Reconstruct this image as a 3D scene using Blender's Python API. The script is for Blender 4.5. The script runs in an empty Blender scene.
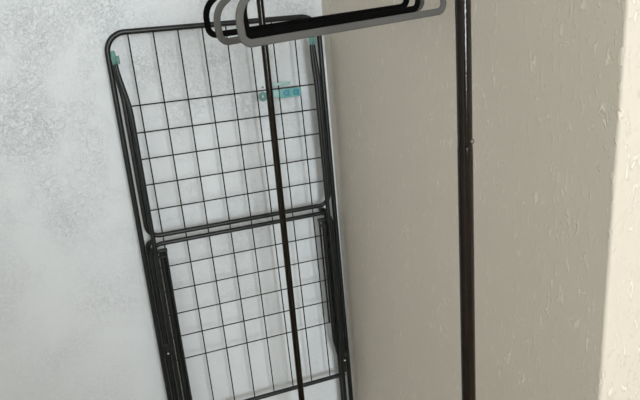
import bpy, bmesh, math, random
from mathutils import Vector, Matrix
random.seed(7)
sc = bpy.context.scene
COL = sc.collection
PI = math.pi

# ------------------------------------------------------------------ materials
def new_mat(name):
    m = bpy.data.materials.new(name); m.use_nodes = True
    nt = m.node_tree
    return m, nt, nt.nodes['Principled BSDF']

def N(nt, kind, **kw):
    n = nt.nodes.new(kind)
    for k, v in kw.items():
        if k in n.inputs: n.inputs[k].default_value = v
        else: setattr(n, k, v)
    return n

def lin(c):
    return tuple(((x/255)/12.92 if x/255 <= .04045 else ((x/255+.055)/1.055)**2.4) for x in c) + (1,)

def ramp(nt, src, stops):
    r = N(nt, 'ShaderNodeValToRGB')
    els = r.color_ramp.elements
    while len(els) < len(stops): els.new(.5)
    for e, (p, v) in zip(els, stops):
        e.position = p; e.color = (v, v, v, 1) if not isinstance(v, tuple) else v
    nt.links.new(src, r.inputs['Fac'])
    return r.outputs['Color']

def math_node(nt, op, a, b):
    n = N(nt, 'ShaderNodeMath', operation=op)
    for i, v in enumerate((a, b)):
        if hasattr(v, 'links') or hasattr(v, 'is_linked'): nt.links.new(v, n.inputs[i])
        else: n.inputs[i].default_value = v
    return n.outputs[0]

def simple(name, col, rough=.5, metal=0., coat=0., bump=None, spec=.5):
    m, nt, b = new_mat(name)
    b.inputs['Roughness'].default_value = rough
    b.inputs['Metallic'].default_value = metal
    b.inputs['Coat Weight'].default_value = coat
    b.inputs['Specular IOR Level'].default_value = spec
    tc = N(nt, 'ShaderNodeTexCoord')
    no = N(nt, 'ShaderNodeTexNoise', Scale=bump[0] if bump else 60., Detail=3.)
    nt.links.new(tc.outputs['Object'], no.inputs['Vector'])
    mix = N(nt, 'ShaderNodeMixRGB')
    mix.inputs['Color1'].default_value = tuple(x*.85 for x in col[:3]) + (1,)
    mix.inputs['Color2'].default_value = tuple(min(1, x*1.12) for x in col[:3]) + (1,)
    nt.links.new(no.outputs['Fac'], mix.inputs['Fac'])
    nt.links.new(mix.outputs['Color'], b.inputs['Base Color'])
    if bump:
        bp = N(nt, 'ShaderNodeBump', Strength=bump[1], Distance=.001)
        nt.links.new(no.outputs['Fac'], bp.inputs['Height'])
        nt.links.new(bp.outputs['Normal'], b.inputs['Normal'])
    return m

def mat_wall_stucco():
    """cool white wallpaper: islands of fine crumpled relief between smooth patches"""
    m, nt, b = new_mat('white_stucco_wallpaper')
    L = nt.links.new
    tc = N(nt, 'ShaderNodeTexCoord')
    co = tc.outputs['Object']
    patch = N(nt, 'ShaderNodeTexNoise', Scale=4.5, Detail=5., Roughness=.65, Distortion=.3)
    L(co, patch.inputs['Vector'])
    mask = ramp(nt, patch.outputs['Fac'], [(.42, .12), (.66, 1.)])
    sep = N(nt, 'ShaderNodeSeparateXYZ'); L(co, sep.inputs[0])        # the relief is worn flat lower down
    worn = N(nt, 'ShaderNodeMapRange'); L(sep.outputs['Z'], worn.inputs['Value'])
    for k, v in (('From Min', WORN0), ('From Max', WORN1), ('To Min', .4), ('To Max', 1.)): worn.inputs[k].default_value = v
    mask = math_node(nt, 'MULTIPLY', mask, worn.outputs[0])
    fine = N(nt, 'ShaderNodeTexNoise', Scale=98., Detail=3., Roughness=.62, Distortion=1.0)
    L(co, fine.inputs['Vector'])
    # thin worm-like grooves: the contour line of the noise
    d = math_node(nt, 'ABSOLUTE', math_node(nt, 'SUBTRACT', fine.outputs['Fac'], .5), 0.)
    groove = ramp(nt, d, [(0., 0.), (.04, 1.)])
    grain = N(nt, 'ShaderNodeTexNoise', Scale=240., Detail=2.)
    L(co, grain.inputs['Vector'])
    h = math_node(nt, 'ADD', math_node(nt, 'MULTIPLY', groove, .55), math_node(nt, 'MULTIPLY', fine.outputs['Fac'], 1.6))
    h = math_node(nt, 'MULTIPLY', h, mask)
    h = math_node(nt, 'ADD', h, math_node(nt, 'MULTIPLY', mask, .05))
    h = math_node(nt, 'ADD', h, math_node(nt, 'MULTIPLY', grain.outputs['Fac'], .12))
    h = math_node(nt, 'ADD', h, math_node(nt, 'MULTIPLY', patch.outputs['Fac'], .25))
    bp = N(nt, 'ShaderNodeBump', Strength=.74, Distance=.0026)
    L(h, bp.inputs['Height']); L(bp.outputs['Normal'], b.inputs['Normal'])
    tint = N(nt, 'ShaderNodeTexNoise', Scale=3., Detail=3.)
    L(co, tint.inputs['Vector'])
    mx = N(nt, 'ShaderNodeMixRGB')
    mx.inputs['Color1'].default_value = LEFT_A; mx.inputs['Color2'].default_value = LEFT_B
    L(tint.outputs['Fac'], mx.inputs['Fac'])
    # grooves painted greyer, putting the shade of the relief into the colour
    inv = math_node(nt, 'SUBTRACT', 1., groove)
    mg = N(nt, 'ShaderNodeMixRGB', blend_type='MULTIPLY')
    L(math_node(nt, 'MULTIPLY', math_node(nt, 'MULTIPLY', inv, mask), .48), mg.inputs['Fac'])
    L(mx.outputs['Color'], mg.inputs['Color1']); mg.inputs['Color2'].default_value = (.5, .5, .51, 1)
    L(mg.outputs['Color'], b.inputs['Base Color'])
    b.inputs['Roughness'].default_value = .62
    b.inputs['Specular IOR Level'].default_value = .3
    return m

def mat_wall_beige():
    """beige wallpaper with sparse, mostly upright embossed flakes"""
    m, nt, b = new_mat('beige_embossed_wallpaper')
    L = nt.links.new
    tc = N(nt, 'ShaderNodeTexCoord')
    mp = N(nt, 'ShaderNodeMapping'); mp.inputs['Scale'].default_value = (1, 1, .38)
    L(tc.outputs['Object'], mp.inputs['Vector'])
    co = mp.outputs['Vector']
    patch = N(nt, 'ShaderNodeTexNoise', Scale=9., Detail=3., Roughness=.6)
    L(co, patch.inputs['Vector'])
    mask = ramp(nt, patch.outputs['Fac'], [(.40, .12), (.62, 1.)])
    fl = N(nt, 'ShaderNodeTexNoise', Scale=112., Detail=3., Roughness=.6, Distortion=1.0)
    L(co, fl.inputs['Vector'])
    flake = ramp(nt, fl.outputs['Fac'], [(.57, 0.), (.64, 1.)])
    grain = N(nt, 'ShaderNodeTexNoise', Scale=170., Detail=2.)
    L(co, grain.inputs['Vector'])
    h = math_node(nt, 'MULTIPLY', flake, mask)
    h = math_node(nt, 'ADD', h, math_node(nt, 'MULTIPLY', grain.outputs['Fac'], .10))
    h = math_node(nt, 'ADD', h, math_node(nt, 'MULTIPLY', patch.outputs['Fac'], .5))
    bp = N(nt, 'ShaderNodeBump', Strength=.62, Distance=.0024)
    L(h, bp.inputs['Height']); L(bp.outputs['Normal'], b.inputs['Normal'])
    mx = N(nt, 'ShaderNodeMixRGB')
    mx.inputs['Color1'].default_value = RIGHT_A; mx.inputs['Color2'].default_value = RIGHT_B
    L(patch.outputs['Fac'], mx.inputs['Fac'])
    fx = N(nt, 'ShaderNodeMixRGB')
    L(math_node(nt, 'MULTIPLY', math_node(nt, 'MULTIPLY', flake, mask), .75), fx.inputs['Fac'])
    L(mx.outputs['Color'], fx.inputs['Color1']); fx.inputs['Color2'].default_value = (.86, .81, .70, 1)  # flakes lightened: highlights on the embossing painted into the base colour
    L(fx.outputs['Color'], b.inputs['Base Color'])
    b.inputs['Roughness'].default_value = .5
    b.inputs['Specular IOR Level'].default_value = .3
    return m

WORN0, WORN1 = .7, 1.3
LEFT_A, LEFT_B = (.745, .795, .835, 1), (.79, .84, .88, 1)
RIGHT_A, RIGHT_B = (.64, .592, .512, 1), (.67, .62, .535, 1)
M = {}
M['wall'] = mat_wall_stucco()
M['beige'] = mat_wall_beige()
M['tube'] = simple('dark_grey_coated_tube', (.006, .0085, .0082), .34, spec=.40)
M['wire'] = simple('dark_coated_wire', (.006, .008, .0075), .5, spec=.25)
M['teal'] = simple('teal_plastic', (.13, .29, .26), .5)
M['teal_pale'] = simple('pale_teal_plastic', (.30, .52, .49), .5)
M['teal_plate'] = simple('bright_teal_plastic', (.13, .37, .37), .5)
M['blue_ink'] = simple('blue_print', (.07, .28, .40), .5)
M['pole'] = simple('black_brown_lacquered_steel', (.007, .0038, .0022), .08, bump=(320., .2), spec=.26)
M['rubber'] = simple('black_rubber', (.02, .02, .02), .8)
M['steel'] = simple('bright_steel', (.72, .72, .70), .3, 1.)
M['dull'] = simple('dull_grey_metal', (.20, .18, .16), .45, 1.)
M['hang_grey'] = simple('grey_flocked_plastic', (.112, .111, .106), .85, bump=(420., .4), spec=.2)
M['hang_black'] = simple('black_flocked_plastic', (.0035, .0035, .0035), .9, bump=(420., .4), spec=.05)
M['floor'] = simple('warm_floor_boards', (.40, .33, .25), .5, bump=(20., .1))
M['ceil'] = simple('white_ceiling_paint', (.88, .88, .87), .8)
M['plain'] = simple('pale_room_paint', (.80, .79, .76), .8)
M['white'] = simple('white_window_plastic', (.80, .80, .80), .35)

# ------------------------------------------------------------------ mesh helpers
def link(name, bm, mat, parent=None, smooth=True):
    me = bpy.data.meshes.new(name)
    bmesh.ops.recalc_face_normals(bm, faces=bm.faces)
    bm.to_mesh(me); bm.free()
    me.materials.append(mat)
    if smooth:
        me.shade_smooth()
        try: me.set_sharp_from_angle(angle=math.radians(42))
        except Exception: pass
    o = bpy.data.objects.new(name, me)
    COL.objects.link(o)
    if parent: o.parent = parent
    return o

def empty(name, label, cat, loc=(0, 0, 0), group=None):
    o = bpy.data.objects.new(name, None)
    o.empty_display_size = .05
    COL.objects.link(o); o.location = loc
    o['label'] = label; o['category'] = cat
    if group: o['group'] = group
    return o

def fillet(pts, radii, closed=False, n=7):
    """round the corners of a polyline"""
    pts = [Vector(p) for p in pts]; out = []
    k = len(pts)
    for i, p in enumerate(pts):
        r = radii[i] if isinstance(radii, (list, tuple)) else radii
        if (not closed and i in (0, k-1)) or r <= 0:
            out.append(p); continue
        a = (pts[i-1]-p).normalized(); b = (pts[(i+1) % k]-p).normalized()
        ang = a.angle(b)
        t = r/math.tan(ang/2)
        c = p+(a+b).normalized()*(r/math.sin(ang/2))
        s, e = p+a*t-c, p+b*t-c
        tot = s.angle(e); ax = s.cross(e).normalized()
        for j in range(n+1):
            out.append(c+Matrix.Rotation(tot*j/n, 3, ax) @ s)
    return out

def tube(bm, pts, r, seg=12, closed=False, cap=True, rs=None):
    pts = [Vector(p) for p in pts]; k = len(pts)
    def tan(i):
        if closed: return (pts[(i+1) % k]-pts[i-1]).normalized()
        if i == 0: return (pts[1]-pts[0]).normalized()
        if i == k-1: return (pts[-1]-pts[-2]).normalized()
        return ((pts[i+1]-pts[i]).normalized()+(pts[i]-pts[i-1]).normalized()).normalized()
    t = tan(0); nrm = t.orthogonal().normalized()
    rings = []
    for i in range(k):
        t2 = tan(i)
        if i: nrm = (t.rotation_difference(t2) @ nrm)
        nrm = (nrm-t2*nrm.dot(t2)).normalized()
        t = t2; bi = t.cross(nrm)
        rr = rs[i] if rs else r
        rings.append([bm.verts.new(pts[i]+rr*(math.cos(2*PI*j/seg)*nrm+math.sin(2*PI*j/seg)*bi)) for j in range(seg)])
    m = k if closed else k-1
    for i in range(m):
        A, B = rings[i], rings[(i+1) % k]
        for j in range(seg):
            bm.faces.new((A[j], A[(j+1) % seg], B[(j+1) % seg], B[j]))
    if not closed and cap:
        bm.faces.new(rings[0]); bm.faces.new(list(reversed(rings[-1])))

def tube_obj(name, pts, r, mat, parent, seg=12, closed=False, rs=None):
    bm = bmesh.new(); tube(bm, pts, r, seg, closed, True, rs)
    return link(name, bm, mat, parent)

def box(bm, lo, hi, bev=0.):
    lo, hi = Vector(lo), Vector(hi)
    r = bmesh.ops.create_cube(bm, size=1, matrix=Matrix.Translation((lo+hi)/2) @ Matrix.Diagonal(tuple(hi-lo)+(1,)))
    if bev > 0:
        es = {e for v in r['verts'] for e in v.link_edges}
        bmesh.ops.bevel(bm, geom=list(es), offset=bev, segments=3, affect='EDGES', profile=.5)

def box_obj(name, lo, hi, mat, parent=None, bev=0.):
    bm = bmesh.new(); box(bm, lo, hi, bev)
    return link(name, bm, mat, parent)

def lathe(bm, prof, seg=16, mat4=Matrix.Identity(4)):
    rings = []
    for r, z in prof:
        rings.append([bm.verts.new(mat4 @ Vector((r*math.cos(2*PI*j/seg), r*math.sin(2*PI*j/seg), z))) for j in range(seg)])
    for A, B in zip(rings, rings[1:]):
        for j in range(seg):
            bm.faces.new((A[j], A[(j+1) % seg], B[(j+1) % seg], B[j]))
    bm.faces.new(rings[0]); bm.faces.new(list(reversed(rings[-1])))

def struct(o):
    o['kind'] = 'structure'; return o

# ------------------------------------------------------------------ the room
CEIL = 2.55
BACK = -4.3          # wall with the window, behind the camera
NEAR = -1.042        # where the beige wall turns its outer corner
SIDE = -1.85
struct(box_obj('floor', (SIDE-.1, BACK-.15, -.08), (1.75, .12, 0), M['floor']))
struct(box_obj('ceiling', (SIDE-.1, BACK-.15, CEIL), (1.75, .12, CEIL+.08), M['ceil']))
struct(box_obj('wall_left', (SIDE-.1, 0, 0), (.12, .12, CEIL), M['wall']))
# the beige wall runs from the inner corner to a rounded outer corner and on, facing the window
bm = bmesh.new()
rad = .005
prof = [(0, -.0)] + [(rad-rad*math.cos(a), NEAR+rad-rad*math.sin(a)) for a in [PI/2*i/6 for i in range(7)]] + [(1.6, NEAR), (1.6, NEAR+.12), (.12, NEAR+.12), (.12, 0)]
lean = lambda y, z: y-.0275*(z-.964) if y < NEAR+.05 else y        # the outer corner is not quite plumb
bot = [bm.verts.new((x, lean(y, 0), 0)) for x, y in prof]; top = [bm.verts.new((x, lean(y, CEIL), CEIL)) for x, y in prof]
for i in range(len(prof)):
    j = (i+1) % len(prof)
    bm.faces.new((bot[i], bot[j], top[j], top[i]))
bm.faces.new(bot); bm.faces.new(list(reversed(top)))
struct(link('wall_right', bm, M['beige']))
struct(box_obj('wall_far_side', (SIDE-.1, BACK, 0), (SIDE, 0, CEIL), M['plain']))
struct(box_obj('added_shade_blocker', (-1.2, -2.55, 0), (-.47, -2.43, 1.47), M['plain'], None, .004))     # added, unseen: blocks window light to shade the lower left of the white wall
struct(box_obj('wall_window_side', (1.6, BACK, 0), (1.7, NEAR+.12, CEIL), M['plain']))
WX0, WX1, WZ0, WZ1 = -.72, .12, 1.15, 2.25
bm = bmesh.new()
for lo, hi in (((SIDE, BACK-.12, 0), (WX0, BACK, CEIL)), ((WX1, BACK-.12, 0), (1.6, BACK, CEIL)),
               ((WX0, BACK-.12, 0), (WX1, BACK, WZ0)), ((WX0, BACK-.12, WZ1), (WX1, BACK, CEIL))):
    box(bm, lo, hi)
struct(link('wall_back', bm, M['plain'], smooth=False))
bm = bmesh.new()
for lo, hi in (((WX0, BACK-.10, WZ0), (WX0+.05, BACK-.04, WZ1)), ((WX1-.05, BACK-.10, WZ0), (WX1, BACK-.04, WZ1)),
               ((WX0+.05, BACK-.10, WZ0), (WX1-.05, BACK-.04, WZ0+.05)), ((WX0+.05, BACK-.10, WZ1-.05), (WX1-.05, BACK-.04, WZ1))):
    box(bm, lo, hi, .004)
struct(link('window_1', bm, M['white']))

# ------------------------------------------------------------------ folded drying rack in the corner
rack = empty('drying_rack', 'folded dark grey wire drying rack with teal caps standing against the white wall',
             'drying rack', (-.30, -.05, 0))
rack.location.x += .008; rack.rotation_euler.y = -math.radians(.42); rack.location.z = .002
def R(x, y, z):                       # rack-local point from room coordinates
    return Vector((x+.30, y+.05, z))
XL, XRt = -.574, -.027                # the tall outer hoop
YM = -.045
tube_obj('main_frame', fillet([R(XL, YM, .02), R(XL, YM, 1.547), R(XRt, YM, 1.547), R(XRt, YM, .02)], .047, n=10), .007, M['tube'], rack, 14)
for x in (XL, XRt):
    bm = bmesh.new(); lathe(bm, [(.0085, 0), (.010, .003), (.010, .035), (.0085, .04)], 14, Matrix.Translation(R(x, YM, 0)))
    link('rubber_foot', bm, M['rubber'], rack)
def mirror(x): return XL+XRt-x
# upper wing: a rounded U whose arms gather under the teal caps
WXL = -.5560
for nm, zb, side in (('upper_wing', 1.0265, 1),):
    arm = []
    def arm_pts(x0, x1):
        out = []
        for i in range(9):
            t = i/8; s = t*t*(3-2*t)
            out.append((x0+(x1-x0)*s, 1.474-.10*t))
        return out
    left = arm_pts(-.5635, WXL)
    right = [(x, z) for x, z in arm_pts(-.0515, mirror(WXL))]
    L_ = [R(x, -.058, z) for x, z in left]
    R_ = [R(x, -.058, z) for x, z in reversed(right)]
    mid = fillet([L_[-1], R(WXL, -.058, zb), R(mirror(WXL), -.058, zb), R_[0]], .032, n=8)
    path = L_ + mid[1:-1] + R_
    tube_obj('upper_wing_frame', path, .0064, M['tube'], rack, 12)
# lower wing: a frame with rounded upper corners
tube_obj('lower_wing_frame', fillet([R(WXL, -.058, .48), R(WXL, -.058, 1.003), R(mirror(WXL), -.058, 1.003), R(mirror(WXL), -.058, .48)], .032, n=8), .006, M['tube'], rack, 12)
tube_obj('lower_bar', [R(WXL, -.058, .471), R(mirror(WXL), -.058, .471)], .0065, M['tube'], rack, 12)
# wire grids
VX = [-.5205+i*.0602 for i in range(8)]
def grid(name, z0, z1, hz, x0, x1):
    bm = bmesh.new()
    lean = lambda z: .0060*max(0., (1.40-z)/.93)
    for x in VX: tube(bm, [R(x+lean(z0), -.0545, z0), R(x+lean(z1), -.0545, z1)], .00172, 8)
    for z in hz: tube(bm, [R(x0, -.0575, z), R(x1, -.0575, z)], .00172, 8)
    return link(name, bm, M['wire'], rack)
grid('upper_wire_grid', 1.0155, 1.545, [1.369, 1.301, 1.233, 1.165, 1.097], WXL, mirror(WXL))
grid('lower_wire_grid', .471, 1.0145, [.936, .866, .796, .727, .657], WXL, mirror(WXL))
# long legs in front of the wing arms
def leg_long(flip):
    f = (lambda x: mirror(x)) if flip else (lambda x: x)
    pts = []
    for i in range(9):
        t = i/8; s = t*t*(3-2*t)
        pts.append(R(-.0615+.0050*s if flip else -.560+.0155*s, -.072, 1.474-.13*t))
    pts.append(R(f(-.5445), -.074, .02))
    rs = [.0050+.0012*min(1, i/3) for i in range(9)]+[.006]
    o = tube_obj('leg', pts, .006, M['tube'], rack, 12, rs=rs)
    bm = bmesh.new(); lathe(bm, [(.0075, 0), (.009, .003), (.009, .03), (.0075, .034)], 14, Matrix.Translation(R(f(-.5445), -.074, 0)))
    link('rubber_foot', bm, M['rubber'], o)
leg_long(False); leg_long(True)
# rear legs behind the wing arms, and short inner legs that end in a flat bridge just under the middle bars
for flip in (False, True):
    f = (lambda x: mirror(x)) if flip else (lambda x: x)
    xr = mirror(-.5525) if flip else -.5602
    o = tube_obj('rear_leg', fillet([R(xr+(-.02 if flip else .02), -.029, 1.004), R(xr, -.029, 1.004), R(xr, -.029, .02)], .014), .0072, M['tube'], rack, 12)
    bm = bmesh.new(); lathe(bm, [(.0085, 0), (.0095, .003), (.0095, .03), (.008, .034)], 14, Matrix.Translation(R(xr, -.0235, 0)))
    link('rubber_foot', bm, M['rubber'], o)
    zk = .60 if flip else .47
    tube_obj('inner_leg', fillet([R(f(-.5300), -.066, .988), R(f(-.5300), -.066, zk), R(f(-.5420), -.058, zk-.06), R(f(-.5440), -.058, zk-.14)], .05), .0066, M['tube'], rack, 12)
    tube_obj('inner_stay', [R(f(-.5188), -.0625, .985), R(f(-.5200), -.0625, .66 if flip else .50)], .0030 if flip else .0046, M['tube'], rack, 10)
    a, b = sorted((f(-.545), f(-.5135)))
    bm = bmesh.new()
    box(bm, R(a, -.0745, .982), R(b, -.0595, .990), .002)
    box(bm, R(a+.004, -.073, .967), R(b-.002, -.061, .972), .002)
    link('leg_bridge', bm, M['tube'], rack)
# small hinge plates with rivets, low on both sides
for flip, z in ((False, .70), (True, .534)):
    f = (lambda x: mirror(x)) if flip else (lambda x: x)
    a, b = sorted((f(-.568), f(-.5475)))
    bm = bmesh.new(); box(bm, R(a, -.0665, z-.020), R(b, -.0640, z+.016), .001)
    hp = link('hinge_plate', bm, M['tube'], rack)
    for dz in (-.012,):
        bm = bmesh.new(); lathe(bm, [(.0030, 0), (.0028, .0012), (.0015, .0022)], 12, Matrix.Translation(R(f(-.557), -.0665, z+dz)) @ Matrix.Rotation(PI/2, 4, 'X'))
        rv = link('rivet', bm, M['steel'], hp); rv['label'] = 'small bright steel rivet'
# teal caps at the top ends of the folded arms
for flip in (False, True):
    f = (lambda x: mirror(x)) if flip else (lambda x: x)
    cx0, cx1 = (-.0590, -.0500) if flip else (-.5622, -.5535)
    bm = bmesh.new()
    prof = [(.0035, -.018), (.0056, -.015), (.0058, -.004), (.0068, -.003), (.0068, .003), (.0056, .005), (.0052, .013), (.0032, .017)]
    lathe(bm, prof, 14, Matrix.Translation(R(cx0, -.068, 1.489)))
    lathe(bm, [(.003, -.011), (.004, -.008), (.004, .006), (.003, .009)], 12, Matrix.Translation(R(cx1, -.070, 1.484)))
    box(bm, R(cx0, -.073, 1.481), R(cx1, -.064, 1.487), .001)
    o = link('hinge_cap', bm, M['teal'], rack); o['label'] = 'teal plastic end cap'
# the teal maker's plate clipped on the wires: a letter on the left, a strip and a plate with two rounded letters
yp = -.0610
tag_ = box_obj('brand_plate', R(-.1585, yp-.0012, 1.3425), R(-.098, yp+.0022, 1.3665), M['teal_plate'], rack, .0012)
tag_['label'] = 'bright teal plate on the wires'
def ring(bm, cx, cz, r, w, y, sx=1.):
    tube(bm, [R(cx+sx*r*math.cos(2*PI*i/20), y, cz+r*math.sin(2*PI*i/20)) for i in range(20)], w, 8, closed=True)
for cx in (-.1405, -.1140):
    bm = bmesh.new()
    ring(bm, cx, 1.3555, .0060, .0022, yp-.0014, .95)
    tube(bm, [R(cx+.0080, yp-.0014, 1.3635), R(cx+.0080, yp-.0014, 1.347)], .0016, 8)
    o = link('letter', bm, M['blue_ink'], tag_); o['label'] = 'blue rounded letter'
bm = bmesh.new(); box(bm, R(-.1735, yp-.0008, 1.377), R(-.126, yp+.0022, 1.3845), .001)
box(bm, R(-.176, yp-.0008, 1.346), R(-.160, yp+.0022, 1.3665), .002)
o = link('brand_strip', bm, M['teal_pale'], rack); o['label'] = 'pale teal strip'
bm = bmesh.new()
ring(bm, -.2055, 1.3535, .0085, .0046, yp-.001, .8)
lathe(bm, [(.001, -.0015), (.003, -.001), (.003, .001), (.001, .0015)], 12, Matrix.Translation(R(-.2035, yp-.001, 1.3775)) @ Matrix.Rotation(PI/2, 4, 'X'))
o = link('brand_letter', bm, M['teal'], rack); o['label'] = 'dark teal rounded letter with a dot'

# ------------------------------------------------------------------ garment rail
PX, YF, YN = -.235, -.245, -1.077
RZ = 1.785
gr = empty('garment_rack', 'black-brown steel clothes rail on two upright poles in front of the beige wall', 'clothes rack', (PX, (YF+YN)/2, 0))
GY = (YF+YN)/2
def G(x, y, z): return Vector((x-PX, y-GY, z))
RP = .0081
for Y, zj in ((YF, .33), (YN, 1.371)):
    xz = (lambda z: PX-.0062*(1.52-z)) if Y == YN else (lambda z: PX)      # the near pole leans a hair
    po = tube_obj('pole', [G(xz(zj-.05), Y, zj-.05), G(xz(RZ+.012), Y, RZ+.012)], RP, M['pole'], gr, 24)
    bm = bmesh.new()
    tube(bm, [G(xz(.10), Y, .10), G(xz(zj-.003), Y, zj-.003), G(xz(zj), Y, zj)], RP, 24, rs=[RP+.0003, RP+.0003, RP+.0001])
    ls = link('lower_tube', bm, M['pole'], po)
    # spring button just over the joint, on the side away from the wall corner
    d = Vector((.42, -.91, 0)).normalized()
    bm = bmesh.new()
    Mx = Matrix.Translation(G(PX, Y, zj+.006)+d*(RP-.0005)) @ d.to_track_quat('Z', 'Y').to_matrix().to_4x4()
    lathe(bm, [(.0028, 0), (.0027, .0010), (.0020, .0019), (.0008, .0024)], 14, Mx)
    o = link('spring_button', bm, M['dull'], po); o['label'] = 'small grey metal button'
    bm = bmesh.new(); lathe(bm, [(.010, RZ+.008), (.0115, RZ+.010), (.0115, RZ+.020), (.006, RZ+.026)], 20, Matrix.Translation(G(PX, Y, 0)))
    link('pole_cap', bm, M['rubber'], po)
    tube_obj('foot_bar', fillet([G(PX-.19, Y, .012), G(PX-.17, Y, .03), G(PX-.12, Y, .10), G(PX+.12, Y, .10), G(PX+.17, Y, .03), G(PX+.19, Y, .012)], .02, n=4), .009, M['pole'], gr, 14)
    for s in (-1, 1):
        bm = bmesh.new(); lathe(bm, [(.012, 0), (.013, .003), (.012, .022), (.009, .026)], 16, Matrix.Translation(G(PX+s*.187, Y, 0)))
        link('rubber_foot', bm, M['rubber'], gr)
tube_obj('rail', [G(PX, YF+.03, RZ), G(PX, YN-.03, RZ)], RP, M['pole'], gr, 20)
tube_obj('lower_rail', [G(PX, YF, .10), G(PX, YN, .10)], RP, M['pole'], gr, 20)

# ------------------------------------------------------------------ hangers
def hanger(Y, rot, tilt, zc, mat, label, w=.40, shift=0.):
    Lr = (RZ-zc)/math.cos(math.radians(tilt))       # rail axis down to the middle of the bottom bar
    o = empty('clothes_hanger', label, 'clothes hanger', (PX, Y, RZ), 'flocked hangers on the clothes rail')
    o.rotation_euler = (0, -math.radians(tilt), math.radians(rot))
    hw = w/2-.0065
    zb = -Lr
    apex = zb+.168
    P = [(-hw, 0, zb), (-hw, 0, zb+.050), (0, 0, apex+.012), (hw, 0, zb+.050), (hw, 0, zb)]
    path = fillet(P, [.014, .040, .05, .040, .014], closed=True, n=10)
    # resample the long straight runs are fine as they are; sweep a flat rounded section
    bm = bmesh.new(); rings = []; k = len(path); seg = 16
    for i, p in enumerate(path):
        t = (path[(i+1) % k]-path[i-1]).normalized()
        n = Vector((-t.z, 0, t.x))
        ring_ = []
        for j in range(seg):
            a = 2*PI*j/seg; c, s = math.cos(a), math.sin(a)
            e = .55
            u = math.copysign(abs(c)**e, c)*.0058; v = math.copysign(abs(s)**e, s)*.0026
            ring_.append(bm.verts.new(p+n*u+Vector((0, v, 0))))
        rings.append(ring_)
    for i in range(k):
        A, B = rings[i], rings[(i+1) % k]
        for j in range(seg): bm.faces.new((A[j], A[(j+1) % seg], B[(j+1) % seg], B[j]))
    bmesh.ops.translate(bm, verts=bm.verts, vec=(shift, 0, 0))
    link('hanger_frame', bm, mat, o)
    # steel hook over the rail
    rr = RP+.0022
    pts = [Vector((shift, 0, apex-.006)), Vector((0, 0, -rr-.026))]
    pts += [Vector((rr*.5, 0, -rr-.012))]
    for i in range(13):
        a = -PI*.30+PI*1.25*i/12
        pts.append(Vector((rr*math.cos(a), 0, rr*math.sin(a))))
    tube_obj('hook', pts, .0017, M['steel'], o, 10)
    return o
hanger(-.512, -18., 3.4, 1.527, M['hang_black'], 'black flocked clothes hanger farthest back, its rounded end leftmost of the row', .388, .005)
hanger(-.612, 2.0, 4.7, 1.517, M['hang_grey'], 'grey flocked clothes hanger second from the left, between the two black ones', .395, .001)
hanger(-.689, 21.0, 3.8, 1.519, M['hang_black'], 'black flocked clothes hanger directly behind the nearest grey one, left end hidden', .392, .0085)
hanger(-.733, 12.0, 4.0, 1.509, M['hang_grey'], 'grey flocked clothes hanger nearest the viewer, in front of all the others', .394, .004)

# ------------------------------------------------------------------ light
def area(name, loc, rot, sx, sy, power, col):
    l = bpy.data.lights.new(name, 'AREA'); l.shape = 'RECTANGLE'; l.size = sx; l.size_y = sy
    l.energy = power; l.color = col
    o = bpy.data.objects.new(name, l); COL.objects.link(o); o.location = loc; o.rotation_euler = rot
    return o
area('window_daylight', ((WX0+WX1)/2, BACK-.02, (WZ0+WZ1)/2), (PI/2, 0, 0), WX1-WX0-.1, WZ1-WZ0-.1, 74, (.955, .985, 1.))
w = bpy.data.worlds.new('sky'); sc.world = w; w.use_nodes = True
bg = w.node_tree.nodes['Background']; bg.inputs['Color'].default_value = (.75, .85, 1, 1); bg.inputs['Strength'].default_value = 1.0

# ------------------------------------------------------------------ camera (solved from the photograph's vanishing points)
f = 600.
d = Vector((190, 2184, f)).normalized()
u = Vector((1880, -(190*1880+f*f)/2184, f)).normalized()
zc = -d; yc = zc.cross(u)
Rm = Matrix((u, yc, zc))              # camera axes (right, down, forward) to the room
right = Rm @ Vector((1, 0, 0)); down = Rm @ Vector((0, 1, 0)); fwd = Rm @ Vector((0, 0, 1))
r0 = Rm @ Vector((17, 0, f))/f*1.8
cam = bpy.data.cameras.new('camera'); co = bpy.data.objects.new('camera', cam); COL.objects.link(co)
rot = Matrix((right, -down, -fwd)).transposed()
co.matrix_world = Matrix.Translation((-r0.x, -r0.y, 1.5)) @ rot.to_4x4()
cam.sensor_fit = 'HORIZONTAL'; cam.sensor_width = 36; cam.lens = 36*f/640
cam.clip_start = .02
sc.camera = co
vs = sc.view_settings
vs.view_transform = 'Standard'; vs.look = 'None'; vs.gamma = 1; vs.use_curve_mapping = False
vs.exposure = 0.
sc.cycles.use_denoising = True
sc.cycles.max_bounces = 8; sc.cycles.diffuse_bounces = 6
